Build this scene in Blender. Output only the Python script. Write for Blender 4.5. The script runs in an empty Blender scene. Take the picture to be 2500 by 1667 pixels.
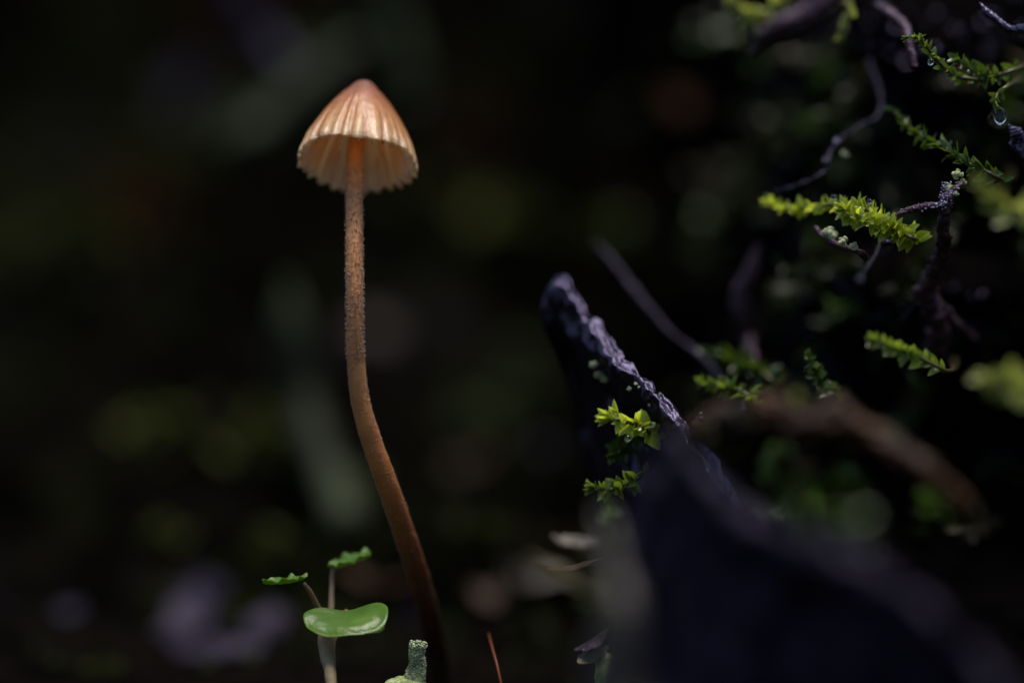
import bpy, math, random
import numpy as np
from mathutils import Vector, Matrix, noise
from mathutils.bvhtree import BVHTree

random.seed(7)
R = math.radians
sc = bpy.context.scene
col = sc.collection
sc.unit_settings.system = 'METRIC'
sc.unit_settings.scale_length = 0.01            # one unit is one centimetre

# ------------------------------------------------------------------ camera
CAMZ, DIST, LENS = 2.2, 26.0, 160.0
K = LENS / 36.0 * 2500.0
cam_d = bpy.data.cameras.new('camera')
cam_d.lens = LENS; cam_d.sensor_width = 36.0
cam_d.clip_start = 0.5; cam_d.clip_end = 800
cam = bpy.data.objects.new('camera', cam_d); col.objects.link(cam)
cam.location = (0, -DIST, CAMZ); cam.rotation_euler = (R(90), 0, 0)
cam_d.dof.use_dof = True
cam_d.dof.focus_distance = DIST
cam_d.dof.aperture_fstop = 0.108
sc.camera = cam

# ------------------------------------------------------------------ light
SUN_TO = Vector((0.10, 0.0, 0.98)).normalized()
w = bpy.data.worlds.new('World'); sc.world = w; w.use_nodes = True
wn = w.node_tree.nodes; wl = w.node_tree.links
bg = wn['Background']
sky = wn.new('ShaderNodeTexSky'); sky.sky_type = 'NISHITA'; sky.sun_disc = False
sky.sun_elevation = math.asin(SUN_TO.z)
sky.sun_rotation = math.atan2(SUN_TO.x, SUN_TO.y)
sky.air_density = 1.0; sky.dust_density = 2.0
wl.new(sky.outputs[0], bg.inputs[0])
bg.inputs[1].default_value = 0.13
sd = bpy.data.lights.new('sun', 'SUN'); sd.energy = 4.2; sd.angle = R(27); sd.color = (1.0, 0.93, 0.9)
sun = bpy.data.objects.new('sun', sd); col.objects.link(sun)
sun.rotation_euler = SUN_TO.to_track_quat('Z', 'Y').to_euler()
sun.location = (5, -12, 20)

sc.view_settings.view_transform = 'Standard'
sc.view_settings.look = 'None'
sc.view_settings.exposure = 0.12
sc.view_settings.gamma = 1.0
sc.render.engine = 'CYCLES'
cy = sc.cycles
cy.use_denoising = True
cy.max_bounces = 14; cy.diffuse_bounces = 9; cy.glossy_bounces = 4; cy.transmission_bounces = 8; cy.transparent_max_bounces = 8
cy.sample_clamp_indirect = 4.0
cy.caustics_refractive = False; cy.caustics_reflective = False

# ------------------------------------------------------------------ helpers
def P(px, py, dy=0.0):
    """photo position plus a depth behind the mushroom, as a point in the place"""
    dy *= 1.35; d = DIST + dy
    return Vector(((px - 1250.0) / K * d, dy, CAMZ - (py - 833.5) / K * d))
def S(px, dy=0.0):
    return px / K * (DIST + dy)
def N3(p, s, seed=0.0):
    return noise.noise(Vector((p[0]*s + seed*13.1, p[1]*s - seed*7.7, p[2]*s + seed*3.3)))
def FB(p, s, o=4, seed=0.0):
    return noise.fractal(Vector((p[0]*s + seed*13.1, p[1]*s - seed*7.7, p[2]*s + seed*3.3)), 1.0, 2.0, o)

def mesh(name, v, f, mats, smooth=True):
    me = bpy.data.meshes.new(name)
    me.from_pydata([tuple(x) for x in v], [], f)
    if not isinstance(mats, (list, tuple)): mats = [mats]
    for m in mats: me.materials.append(m)
    if smooth:
        me.polygons.foreach_set('use_smooth', [True]*len(me.polygons))
    me.update()
    return me
def attr(me, name, vals):
    a = me.attributes.new(name, 'FLOAT', 'POINT')
    a.data.foreach_set('value', [float(x) for x in vals])
def link(name, me, parent=None):
    o = bpy.data.objects.new(name, me); col.objects.link(o)
    if parent is not None:
        o.parent = parent
        o.matrix_parent_inverse = Matrix.Translation(-parent.location)
    return o
def obj(name, v, f, m, parent=None, smooth=True):
    return link(name, mesh(name, v, f, m, smooth), parent)
def thing(name, label, cat, loc, group=None):
    o = bpy.data.objects.new(name, None); col.objects.link(o)
    o.location = loc; o.empty_display_size = 0.05
    o['label'] = label; o['category'] = cat
    if group: o['group'] = group
    return o
def tag(o, label, cat, group=None):
    o['label'] = label; o['category'] = cat
    if group: o['group'] = group
    return o

def spline(pts, n):
    pts = [Vector(p) for p in pts]
    q = [2*pts[0]-pts[1]] + pts + [2*pts[-1]-pts[-2]]
    out = []; m = len(pts)-1
    for i in range(n):
        t = i/(n-1)*m; k = min(int(t), m-1); u = t-k
        a, b, c, d = q[k], q[k+1], q[k+2], q[k+3]
        out.append(0.5*((2*b)+(c-a)*u+(2*a-5*b+4*c-d)*u*u+(3*b-a-3*c+d)*u**3))
    return out
def lerp_list(vals, n):
    m = len(vals)-1; out = []
    for i in range(n):
        t = i/(n-1)*m; k = min(int(t), m-1); u = t-k; u = u*u*(3-2*u)
        out.append(vals[k]*(1-u)+vals[k+1]*u)
    return out
def frames(pts):
    n = len(pts); T = []
    for i in range(n):
        T.append((pts[min(i+1, n-1)]-pts[max(i-1, 0)]).normalized())
    ref = Vector((0, -1, 0)) if abs(T[0].y) < 0.9 else Vector((0, 0, 1))
    A = []; a = (ref - T[0]*ref.dot(T[0])).normalized()
    for i in range(n):
        a = (a - T[i]*a.dot(T[i])).normalized(); A.append(a)
    return T, A, [T[i].cross(A[i]) for i in range(n)]
def tube(pts, rad, ns=12, namp=0.0, nscale=6.0, seed=0.0, caps=True, ridge=0.0, nridge=7, fine=0.0):
    n = len(pts); T, A, B = frames(pts); v = []; f = []
    for i in range(n):
        for j in range(ns):
            th = 2*math.pi*j/ns
            u = A[i]*math.cos(th)+B[i]*math.sin(th)
            p = pts[i]+u*rad[i]
            r = rad[i]*(1+namp*FB(p, nscale, 4, seed)+ridge*math.sin(nridge*th+3*N3(p, 2.0, seed)))
            if fine: r += rad[i]*fine*FB(p, 1.3/max(rad[i], 0.008), 4, seed+5)
            v.append(pts[i]+u*r)
    for i in range(n-1):
        for j in range(ns):
            k = (j+1) % ns
            f.append((i*ns+j, i*ns+k, (i+1)*ns+k, (i+1)*ns+j))
    if caps:
        for e, t in ((0, -1), (n-1, 1)):
            c = len(v); v.append(pts[e]+T[e]*rad[e]*0.5*t)
            for j in range(ns):
                k = (j+1) % ns
                f.append((c, e*ns+k, e*ns+j) if t < 0 else (c, e*ns+j, e*ns+k))
    return v, f
class Bag:
    def __init__(s): s.v = []; s.f = []
    def add(s, v, f):
        k = len(s.v); s.v += list(v); s.f += [tuple(i+k for i in q) for q in f]
ICO_V = None
def ico(sub):
    import bmesh
    bm = bmesh.new(); bmesh.ops.create_icosphere(bm, subdivisions=sub, radius=1.0)
    v = [x.co.copy() for x in bm.verts]; f = [tuple(q.index for q in x.verts) for x in bm.faces]
    bm.free(); return v, f
ICO1 = ico(1); ICO2 = ico(2); ICO3 = ico(3); ICO4 = ico(4)

# ------------------------------------------------------------------ materials
def material(name, c1, c2=None, scale=4.0, rough=0.5, spec=0.5, bump=0.0, bscale=20.0, trans=0.0, tcol=None,
             sss=0.0, sssr=(0.1, 0.04, 0.02), coat=0.0, c3=None, spectint=None, rand=0.0, stretch=None, croat=0.12):
    m = bpy.data.materials.new(name); m.use_nodes = True
    n = m.node_tree.nodes; l = m.node_tree.links
    b = n['Principled BSDF']; out = n['Material Output']
    tc = n.new('ShaderNodeTexCoord')
    vec = tc.outputs['Object']
    if stretch:
        mp = n.new('ShaderNodeMapping'); mp.inputs['Scale'].default_value = stretch
        l.new(vec, mp.inputs[0]); vec = mp.outputs[0]
    csock = None
    if c2 is not None:
        nz = n.new('ShaderNodeTexNoise'); nz.inputs['Scale'].default_value = scale; nz.inputs['Detail'].default_value = 5
        l.new(vec, nz.inputs['Vector'])
        cr = n.new('ShaderNodeValToRGB')
        e = cr.color_ramp.elements
        e[0].position = 0.36; e[0].color = (*c1, 1); e[1].position = 0.62; e[1].color = (*c2, 1)
        if c3 is not None:
            x = e.new(0.74); x.color = (*c3, 1)
        l.new(nz.outputs[0], cr.inputs[0]); csock = cr.outputs[0]
    if rand > 0:
        oi = n.new('ShaderNodeObjectInfo'); hs = n.new('ShaderNodeHueSaturation')
        mr = n.new('ShaderNodeMapRange'); mr.inputs['To Min'].default_value = 1-rand; mr.inputs['To Max'].default_value = 1+rand
        l.new(oi.outputs['Random'], mr.inputs[0]); l.new(mr.outputs[0], hs.inputs['Value'])
        if csock: l.new(csock, hs.inputs['Color'])
        else: hs.inputs['Color'].default_value = (*c1, 1)
        csock = hs.outputs[0]
    if csock: l.new(csock, b.inputs['Base Color'])
    else: b.inputs['Base Color'].default_value = (*c1, 1)
    b.inputs['Roughness'].default_value = rough
    b.inputs['Specular IOR Level'].default_value = spec
    if spectint: b.inputs['Specular Tint'].default_value = (*spectint, 1)
    if coat:
        b.inputs['Coat Weight'].default_value = coat; b.inputs['Coat Roughness'].default_value = croat
    if sss:
        b.inputs['Subsurface Weight'].default_value = sss
        b.inputs['Subsurface Radius'].default_value = sssr; b.inputs['Subsurface Scale'].default_value = 1.0
    if bump:
        nb = n.new('ShaderNodeTexNoise'); nb.inputs['Scale'].default_value = bscale; nb.inputs['Detail'].default_value = 6
        l.new(vec, nb.inputs['Vector'])
        bp = n.new('ShaderNodeBump'); bp.inputs['Strength'].default_value = bump; bp.inputs['Distance'].default_value = 0.02
        l.new(nb.outputs[0], bp.inputs['Height']); l.new(bp.outputs[0], b.inputs['Normal'])
    if trans:
        tr = n.new('ShaderNodeBsdfTranslucent'); mx = n.new('ShaderNodeMixShader'); mx.inputs[0].default_value = trans
        if tcol: tr.inputs[0].default_value = (*tcol, 1)
        elif csock: l.new(csock, tr.inputs[0])
        else: tr.inputs[0].default_value = (*c1, 1)
        l.new(b.outputs[0], mx.inputs[1]); l.new(tr.outputs[0], mx.inputs[2]); l.new(mx.outputs[0], out.inputs[0])
    return m

M = {}
SKY_VIOLET = (0.66, 0.54, 1.0)  # violet of the sky's reflection, put into the specular colour
M['soil'] = material('wet_shaded_soil', (0.0012, 0.001, 0.0009), (0.004, 0.0033, 0.0027), 2.2, rough=0.85, spec=0.0, bump=0.6, bscale=14)  # darker than real wet soil; shade of the hollow is in the colour
M['wood'] = material('wet_black_wood', (0.003, 0.0028, 0.0035), (0.010, 0.009, 0.013), 9, rough=0.27, spec=0.8, bump=0.9, bscale=26, spectint=SKY_VIOLET, stretch=(1, 1, 0.6))
M['wood2'] = material('dark_weathered_wood', (0.005, 0.0045, 0.0055), (0.023, 0.018, 0.033), 4, rough=0.6, spec=0.08, bump=0.8, bscale=14, spectint=SKY_VIOLET)  # violet patches carry the ridge's sky sheen in the base colour
M['root'] = material('brown_rootlet_skin', (0.016, 0.007, 0.006), (0.055, 0.026, 0.022), 10, rough=0.38, spec=0.5, bump=0.8, bscale=40, spectint=SKY_VIOLET)
M['rootgrey'] = material('grey_rootlet_skin', (0.002, 0.0016, 0.002), (0.011, 0.009, 0.013), 8, rough=0.36, spec=0.2, bump=0.8, bscale=30, spectint=SKY_VIOLET)
M['moss'] = material('bright_moss_leaf', (0.15, 0.21, 0.012), rough=0.2, spec=0.5, trans=0.55, tcol=(0.62, 0.72, 0.04), rand=0.35)
M['mossdark'] = material('deep_green_moss_leaf', (0.035, 0.075, 0.008), rough=0.25, spec=0.5, trans=0.4, tcol=(0.10, 0.17, 0.012), rand=0.4)
M['mossmid'] = material('mid_green_moss_leaf', (0.06, 0.11, 0.01), rough=0.22, spec=0.5, trans=0.5, tcol=(0.20, 0.30, 0.018), rand=0.4)
M['mosspale'] = material('pale_moss_leaf', (0.26, 0.30, 0.07), rough=0.3, spec=0.5, trans=0.4, tcol=(0.40, 0.45, 0.08), rand=0.3)
M['mossolive'] = material('olive_moss_leaf', (0.028, 0.036, 0.008), (0.085, 0.096, 0.022), 0.7, rough=0.6, spec=0.1, trans=0.3)
M['mossgrey'] = material('grey_green_moss_leaf', (0.040, 0.058, 0.020), (0.11, 0.14, 0.058), 1.0, rough=0.6, spec=0.1, trans=0.3)
M['mossdull'] = material('dull_green_moss_leaf', (0.005, 0.009, 0.002), (0.020, 0.030, 0.005), 1.2, rough=0.4, spec=0.12, trans=0.35)  # shade on the dark bank is put into this leaf colour
M['mossbrown'] = material('brownish_moss_leaf', (0.02, 0.015, 0.006), (0.06, 0.048, 0.022), 2.0, rough=0.4, spec=0.3, trans=0.3)
M['mossstem'] = material('moss_stem', (0.06, 0.05, 0.012), rough=0.4)
M['lichen'] = material('pale_lichen', (0.20, 0.24, 0.13), (0.45, 0.48, 0.30), 40, rough=0.8, spec=0.2, bump=0.5, bscale=120)
M['lichgreen'] = material('sage_lichen', (0.22, 0.29, 0.08), (0.50, 0.56, 0.26), 22, rough=0.8, spec=0.25, bump=0.8, bscale=90)
M['brown'] = material('wet_brown_bark', (0.006, 0.004, 0.002), (0.050, 0.019, 0.005), 3.6, rough=0.55, spec=0.15, bump=0.7, bscale=12, c3=(0.10, 0.085, 0.045))
M['litter'] = material('wet_leaf_litter', (0.003, 0.0025, 0.0035), (0.022, 0.017, 0.029), 3.5, rough=0.5, spec=0.12, bump=0.6, bscale=9, spectint=SKY_VIOLET)
M['tan'] = material('tan_dead_leaf', (0.018, 0.013, 0.008), (0.06, 0.046, 0.028), 4, rough=0.5, spec=0.35, bump=0.5, bscale=20)
M['stemgreen'] = material('grey_green_stalk', (0.008, 0.011, 0.005), (0.034, 0.044, 0.020), 2.5, rough=0.6, spec=0.1, bump=0.4, bscale=12)
M['seedleaf'] = material('seedling_leaf', (0.085, 0.19, 0.008), (0.115, 0.235, 0.013), 8, rough=0.32, spec=0.4, trans=0.4, tcol=(0.26, 0.44, 0.02), bump=0.2, bscale=40)
M['seedstem'] = material('seedling_stem', (0.14, 0.12, 0.055), (0.24, 0.17, 0.11), 5, rough=0.6, spec=0.15, sss=0.2, bump=0.3, bscale=30)
M['seta'] = material('orange_seta', (0.11, 0.026, 0.005), rough=0.5, spec=0.15)
mw = bpy.data.materials.new('clear_water'); mw.use_nodes = True
b = mw.node_tree.nodes['Principled BSDF']
b.inputs['Transmission Weight'].default_value = 1; b.inputs['IOR'].default_value = 1.33; b.inputs['Roughness'].default_value = 0.02
b.inputs['Base Color'].default_value = (0.97, 0.98, 0.96, 1)
M['water'] = mw

def tip_fade(m, col_, fac):
    n = m.node_tree.nodes; l = m.node_tree.links
    a = n.new('ShaderNodeAttribute'); a.attribute_name = 'tip'
    p_ = n.new('ShaderNodeMath'); p_.operation = 'POWER'; p_.inputs[1].default_value = 3.0; l.new(a.outputs['Fac'], p_.inputs[0])
    q_ = n.new('ShaderNodeMath'); q_.operation = 'MULTIPLY'; q_.inputs[1].default_value = fac; l.new(p_.outputs[0], q_.inputs[0])
    for s_ in (n['Principled BSDF'].inputs['Base Color'], n['Translucent BSDF'].inputs[0]):
        x = n.new('ShaderNodeMix'); x.data_type = 'RGBA'; l.new(q_.outputs[0], x.inputs[0])
        if s_.is_linked: l.new(s_.links[0].from_socket, x.inputs[6])
        else: x.inputs[6].default_value = s_.default_value
        x.inputs[7].default_value = (*col_, 1); l.new(x.outputs[2], s_)
tip_fade(M['moss'], (0.5, 0.6, 0.14), 0.7)
tip_fade(M['mossmid'], (0.3, 0.38, 0.09), 0.6)
tip_fade(M['mossdark'], (0.12, 0.17, 0.04), 0.6)

def bank_material():
    m = bpy.data.materials.new('mossy_bank'); m.use_nodes = True
    n = m.node_tree.nodes; l = m.node_tree.links; b = n['Principled BSDF']
    tc = n.new('ShaderNodeTexCoord')
    def nz(s, d, off):
        mp = n.new('ShaderNodeMapping'); mp.inputs['Location'].default_value = off; l.new(tc.outputs['Object'], mp.inputs[0])
        x = n.new('ShaderNodeTexNoise'); x.inputs['Scale'].default_value = s; x.inputs['Detail'].default_value = d
        l.new(mp.outputs[0], x.inputs['Vector']); return x.outputs[0]
    def ramp(sock, p0, p1):
        r = n.new('ShaderNodeMapRange'); r.inputs['From Min'].default_value = p0; r.inputs['From Max'].default_value = p1
        l.new(sock, r.inputs[0]); return r.outputs[0]
    def mix(fac, a, c):
        x = n.new('ShaderNodeMix'); x.data_type = 'RGBA'; l.new(fac, x.inputs[0])
        if isinstance(a, tuple): x.inputs[6].default_value = (*a, 1)
        else: l.new(a, x.inputs[6])
        x.inputs[7].default_value = (*c, 1); return x.outputs[2]
    base = mix(ramp(nz(2.0, 4, (3, 1, 2)), 0.4, 0.65), (0.0010, 0.0010, 0.0008), (0.0036, 0.003, 0.0022))  # near-black base paints the shaded gaps between clumps
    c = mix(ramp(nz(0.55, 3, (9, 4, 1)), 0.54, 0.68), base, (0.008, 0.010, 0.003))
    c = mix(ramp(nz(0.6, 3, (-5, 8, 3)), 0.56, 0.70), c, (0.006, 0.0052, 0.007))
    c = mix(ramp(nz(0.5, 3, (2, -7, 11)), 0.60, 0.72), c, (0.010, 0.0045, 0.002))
    ab = n.new('ShaderNodeAttribute'); ab.attribute_name = 'shaded'
    c = mix(ab.outputs['Fac'], c, (0.0022, 0.0018, 0.0016))  # dark soil on the right, with the hollow's shade painted into it
    l.new(c, b.inputs['Base Color'])
    b.inputs['Roughness'].default_value = 0.85; b.inputs['Specular IOR Level'].default_value = 0.0
    bp = n.new('ShaderNodeBump'); bp.inputs['Strength'].default_value = 0.8; bp.inputs['Distance'].default_value = 0.06
    l.new(nz(8, 6, (0, 0, 0)), bp.inputs['Height']); l.new(bp.outputs[0], b.inputs['Normal'])
    return m
M['bank'] = bank_material()

# ------------------------------------------------------------------ setting: ground and hollow bank
def smooth(a, b_, x):
    t = min(1, max(0, (x-a)/(b_-a))); return t*t*(3-2*t)
def ground_z(x, y):
    z = -0.02 + 0.10*smooth(-3, 1.0, y) + 0.10*FB((x, y, 0), 0.8, 4, 2) * smooth(-14, -2, y)
    z += 0.35*smooth(1.5, 6, y)
    return z
xs = list(np.concatenate([np.linspace(-300, -9, 24)[:-1], np.linspace(-9, 9, 150), np.linspace(9, 300, 24)[1:]]))
ys = list(np.concatenate([np.linspace(-300, -8, 24)[:-1], np.linspace(-8, 8, 120), np.linspace(8, 300, 20)[1:]]))
v = [(x, y, ground_z(x, y)) for y in ys for x in xs]; nx = len(xs)
f = [(j*nx+i, j*nx+i+1, (j+1)*nx+i+1, (j+1)*nx+i) for j in range(len(ys)-1) for i in range(nx-1)]
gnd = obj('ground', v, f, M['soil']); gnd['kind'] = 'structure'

LEFT = [(2.2, -0.3), (3.2, 0.30), (4.8, 1.0), (6.6, 2.0), (8.4, 3.3), (9.4, 4.6), (10.0, 5.8), (10.3, 6.8), (10.8, 7.6), (11.6, 8.2), (13, 8.7), (16, 9.0), (22, 9.2), (40, 9.5)]
RIGHT = [(0.3, -0.3), (0.9, 0.55), (1.5, 1.15), (2.3, 1.55), (1.7, 2.05), (1.1, 2.45), (2.3, 2.95), (2.0, 3.6), (1.9, 4.15), (2.3, 4.7), (3.2, 5.3), (5.0, 6.2), (10, 8.0), (40, 9.5)]
NS = 190
def resample(pr):
    return spline([Vector((0, a, b_)) for a, b_ in pr], NS)
LP, RP = resample([(a*1.45, b_*1.08) for a, b_ in LEFT]), resample([(a*1.3, b_) for a, b_ in RIGHT])
bx = list(np.concatenate([np.linspace(-120, -8, 20)[:-1], np.linspace(-8, 8, 220), np.linspace(8, 120, 20)[1:]]))
bv = []
for x in bx:
    k = smooth(0.35, 2.4, x)
    for s in range(NS):
        p = LP[s].lerp(RP[s], k); p = Vector((x, p.y, p.z))
        am = 0.55 - 0.25*k
        q = Vector((x*0.8, p.y, p.z))
        d = Vector((FB(q, 0.55, 5, 1), FB(q, 0.55, 5, 5), FB(q, 0.55, 5, 9)))*am
        d += Vector((0, 1, 0.4))*0.12*FB(q, 3.5, 3, 4)
        lip = smooth(4.0, 4.7, p.z)
        if lip > 0 and p.y < 4: d *= (1-0.75*lip)
        bv.append(p+d)
bf = [(i*NS+s, i*NS+s+1, (i+1)*NS+s+1, (i+1)*NS+s) for i in range(len(bx)-1) for s in range(NS-1)]
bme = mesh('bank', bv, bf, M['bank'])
attr(bme, 'shaded', [smooth(0.9, 1.7, q.x+0.4*FB(q, 0.9, 3, 3)) for q in bv])
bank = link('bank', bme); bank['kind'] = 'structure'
BVH = BVHTree.FromPolygons(bv, bf)
GBVH = BVHTree.FromPolygons([Vector(q) for q in v], f)
CP = Vector((0, -DIST, CAMZ))
def hit(px, py):
    d = (P(px, py, 0)-CP).normalized(); best = None
    for t in (BVH, GBVH):
        h = t.ray_cast(CP, d)
        if h[0] is not None and (best is None or h[3] < best[3]): best = h
    n_ = best[1]
    if n_.dot(d) > 0: n_ = -n_
    return best[0], n_
def ground_at(x, y):
    h = GBVH.ray_cast(Vector((x, y, 20)), Vector((0, 0, -1)))
    return h[0].z

# ------------------------------------------------------------------ mushroom
RCAP, HCAP = S(148), S(236)
NF = 28
capT = Matrix.Translation(P(872, 402, 0.25)) @ Matrix.Rotation(R(4), 4, 'Y') @ Matrix.Rotation(R(-27), 4, 'X')
PROF = [(0, 0), (0.008, 0.075), (0.03, 0.145), (0.07, 0.20), (0.12, 0.262), (0.2, 0.375), (0.28, 0.47), (0.35, 0.545), (0.42, 0.612), (0.5, 0.683), (0.6, 0.768), (0.7, 0.845), (0.8, 0.91), (0.9, 0.96), (1, 1.0)]
def prof(h):
    for (a, r0), (c, r1) in zip(PROF, PROF[1:]):
        if h <= c: return r0+(r1-r0)*((h-a)/(c-a))
    return 1.0
def flute(th, h):
    w_ = 0.10*math.sin(3*th+1)+0.07*math.sin(7*th)
    ph = NF*(th+w_*0.5)/(2*math.pi); k = int(math.floor(ph)) % NF
    rr_ = random.Random(k*7+1); a_ = rr_.uniform(0.45, 1.35); h0 = rr_.uniform(0.20, 0.52)
    s = math.sin(2*math.pi*ph)
    s = math.copysign(abs(s)**0.8, s)*a_
    am = smooth(h0, h0+0.55, h)
    return s, am
mush = thing('mushroom', 'small orange-brown bell-capped mushroom on a tall thin curved stem', 'mushroom', P(1082, 1700, 0.9))
def cap_point(th, h, off):
    s, am = flute(th, h)
    r = RCAP*prof(h)
    wob = 1+0.018*math.sin(2*th+0.6)+0.014*math.sin(5*th+2)
    r = r*wob + am*s*S(3.6+2.6*smooth(0.85, 1.0, h)) + off*(1 if h > 0.02 else 0)
    edge = 1+0.025*math.sin(4*th+1)*smooth(0.6, 1, h)+0.018*s*smooth(0.8, 1, h)
    r += S(5)*smooth(0.93, 1.0, h)*(-0.6+0.5*math.sin(9*th))
    z = HCAP*(1-h*edge) + off*0.35
    return Vector((r*math.cos(th), r*math.sin(th), z))
NT, NH = 272, 54
v = []; f = []; ta = []; fa = []
hs = [(i/(NH-1))**1.6 for i in range(NH)]
for h in hs:
    for j in range(NT):
        th = 2*math.pi*j/NT
        p = cap_point(th, h, 0); p += Vector((p.x, p.y, 0.3*p.z))*(0.012*N3(p, 22, 3)+0.010*N3(p, 9, 6)+0.006*N3((p.x, p.y, p.z*0.4), 60, 8))
        v.append(capT @ p); ta.append(h); fa.append(flute(th, h)[0])
for i in range(NH-1):
    for j in range(NT):
        k = (j+1) % NT; f.append((i*NT+j, (i+1)*NT+j, (i+1)*NT+k, i*NT+k))
base = len(v); THK = -S(7)
for h in reversed(hs):
    for j in range(NT):
        th = 2*math.pi*j/NT
        v.append(capT @ cap_point(th, h*0.985, THK*(0.55+0.45*(1-h)*2))); ta.append(1.4); fa.append(flute(th, h)[0])
for i in range(NH-1):
    for j in range(NT):
        k = (j+1) % NT; a = base+i*NT
        f.append((a+j, a+NT+j, a+NT+k, a+k))
for j in range(NT):
    k = (j+1) % NT; f.append(((NH-1)*NT+j, base+j, base+k, (NH-1)*NT+k))

def cap_material():
    m = bpy.data.materials.new('mushroom_cap_skin'); m.use_nodes = True
    n = m.node_tree.nodes; l = m.node_tree.links; b = n['Principled BSDF']
    at = n.new('ShaderNodeAttribute'); at.attribute_name = 'height'
    af = n.new('ShaderNodeAttribute'); af.attribute_name = 'flute'
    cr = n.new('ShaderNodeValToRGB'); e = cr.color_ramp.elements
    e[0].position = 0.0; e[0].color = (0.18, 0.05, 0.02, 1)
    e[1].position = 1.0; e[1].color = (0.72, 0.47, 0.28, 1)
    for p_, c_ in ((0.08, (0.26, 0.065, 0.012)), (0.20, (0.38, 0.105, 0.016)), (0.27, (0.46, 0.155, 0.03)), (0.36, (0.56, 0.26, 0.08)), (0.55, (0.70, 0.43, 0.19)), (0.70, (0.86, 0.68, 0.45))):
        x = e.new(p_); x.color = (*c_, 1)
    dv = n.new('ShaderNodeMath'); dv.operation = 'DIVIDE'; dv.inputs[1].default_value = 1.4
    l.new(at.outputs['Fac'], dv.inputs[0])
    tc = n.new('ShaderNodeTexCoord')
    nz = n.new('ShaderNodeTexNoise'); nz.inputs['Scale'].default_value = 14; nz.inputs['Detail'].default_value = 4
    l.new(tc.outputs['Object'], nz.inputs['Vector'])
    na = n.new('ShaderNodeMath'); na.operation = 'MULTIPLY_ADD'; na.inputs[1].default_value = 0.30; l.new(nz.outputs[0], na.inputs[0])
    nb_ = n.new('ShaderNodeMath'); nb_.operation = 'SUBTRACT'; nb_.inputs[1].default_value = 0.15; l.new(dv.outputs[0], nb_.inputs[0]); l.new(nb_.outputs[0], na.inputs[2])
    l.new(na.outputs[0], cr.inputs[0])
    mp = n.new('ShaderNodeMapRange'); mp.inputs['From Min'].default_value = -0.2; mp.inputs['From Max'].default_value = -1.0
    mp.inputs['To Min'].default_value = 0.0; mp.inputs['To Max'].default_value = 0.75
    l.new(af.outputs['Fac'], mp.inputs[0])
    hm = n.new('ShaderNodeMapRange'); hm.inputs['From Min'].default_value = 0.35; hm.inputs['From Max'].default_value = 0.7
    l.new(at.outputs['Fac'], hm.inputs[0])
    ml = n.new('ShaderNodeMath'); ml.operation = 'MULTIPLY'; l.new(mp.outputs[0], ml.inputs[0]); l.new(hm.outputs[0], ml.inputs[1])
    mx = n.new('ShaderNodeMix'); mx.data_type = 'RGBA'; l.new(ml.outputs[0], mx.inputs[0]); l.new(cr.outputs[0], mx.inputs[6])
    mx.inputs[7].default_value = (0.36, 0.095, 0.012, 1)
    m2 = n.new('ShaderNodeMix'); m2.data_type = 'RGBA'; m2.blend_type = 'MULTIPLY'; m2.inputs[0].default_value = 1
    mr = n.new('ShaderNodeMapRange'); mr.inputs['To Min'].default_value = 0.75; mr.inputs['To Max'].default_value = 1.2; l.new(nz.outputs[0], mr.inputs[0])
    cb = n.new('ShaderNodeCombineColor')
    for i in range(3): l.new(mr.outputs[0], cb.inputs[i])
    l.new(mx.outputs[2], m2.inputs[6]); l.new(cb.outputs[0], m2.inputs[7])
    l.new(m2.outputs[2], b.inputs['Base Color'])
    b.inputs['Roughness'].default_value = 0.3; b.inputs['Specular IOR Level'].default_value = 0.5
    b.inputs['Coat Weight'].default_value = 1.0; b.inputs['Coat Roughness'].default_value = 0.15; b.inputs['Coat IOR'].default_value = 1.7
    b.inputs['Subsurface Weight'].default_value = 0.3; b.inputs['Subsurface Radius'].default_value = (0.07, 0.035, 0.015); b.inputs['Subsurface Scale'].default_value = 1.0
    vo = n.new('ShaderNodeTexNoise'); vo.inputs['Scale'].default_value = 70; vo.inputs['Detail'].default_value = 4
    l.new(tc.outputs['Object'], vo.inputs['Vector'])
    bp = n.new('ShaderNodeBump'); bp.inputs['Strength'].default_value = 0.6; bp.inputs['Distance'].default_value = 0.012
    l.new(vo.outputs[0], bp.inputs['Height']); l.new(bp.outputs[0], b.inputs['Normal'])
    l.new(bp.outputs[0], b.inputs['Coat Normal'])
    tr = n.new('ShaderNodeBsdfTranslucent'); ms = n.new('ShaderNodeMixShader'); ms.inputs[0].default_value = 0.58
    mt_ = n.new('ShaderNodeMix'); mt_.data_type = 'RGBA'; mt_.inputs[0].default_value = 0.5; l.new(m2.outputs[2], mt_.inputs[6]); mt_.inputs[7].default_value = (1.0, 0.80, 0.48, 1); l.new(mt_.outputs[2], tr.inputs[0])
    l.new(b.outputs[0], ms.inputs[1]); l.new(tr.outputs[0], ms.inputs[2]); l.new(ms.outputs[0], n['Material Output'].inputs[0])
    return m
M['cap'] = cap_material()
M['flesh'] = material('cap_flesh', (0.93, 0.80, 0.60), rough=0.7, spec=0.2, trans=0.5, tcol=(1.0, 0.88, 0.66))
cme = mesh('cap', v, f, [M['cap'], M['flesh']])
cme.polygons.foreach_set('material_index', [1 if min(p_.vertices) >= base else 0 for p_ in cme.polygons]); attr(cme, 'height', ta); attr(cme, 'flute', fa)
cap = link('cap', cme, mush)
M['gill'] = material('mushroom_gill', (0.90, 0.76, 0.58), (0.94, 0.82, 0.64), 8, rough=0.6, spec=0.3, trans=0.5, tcol=(0.98, 0.84, 0.64))
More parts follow.
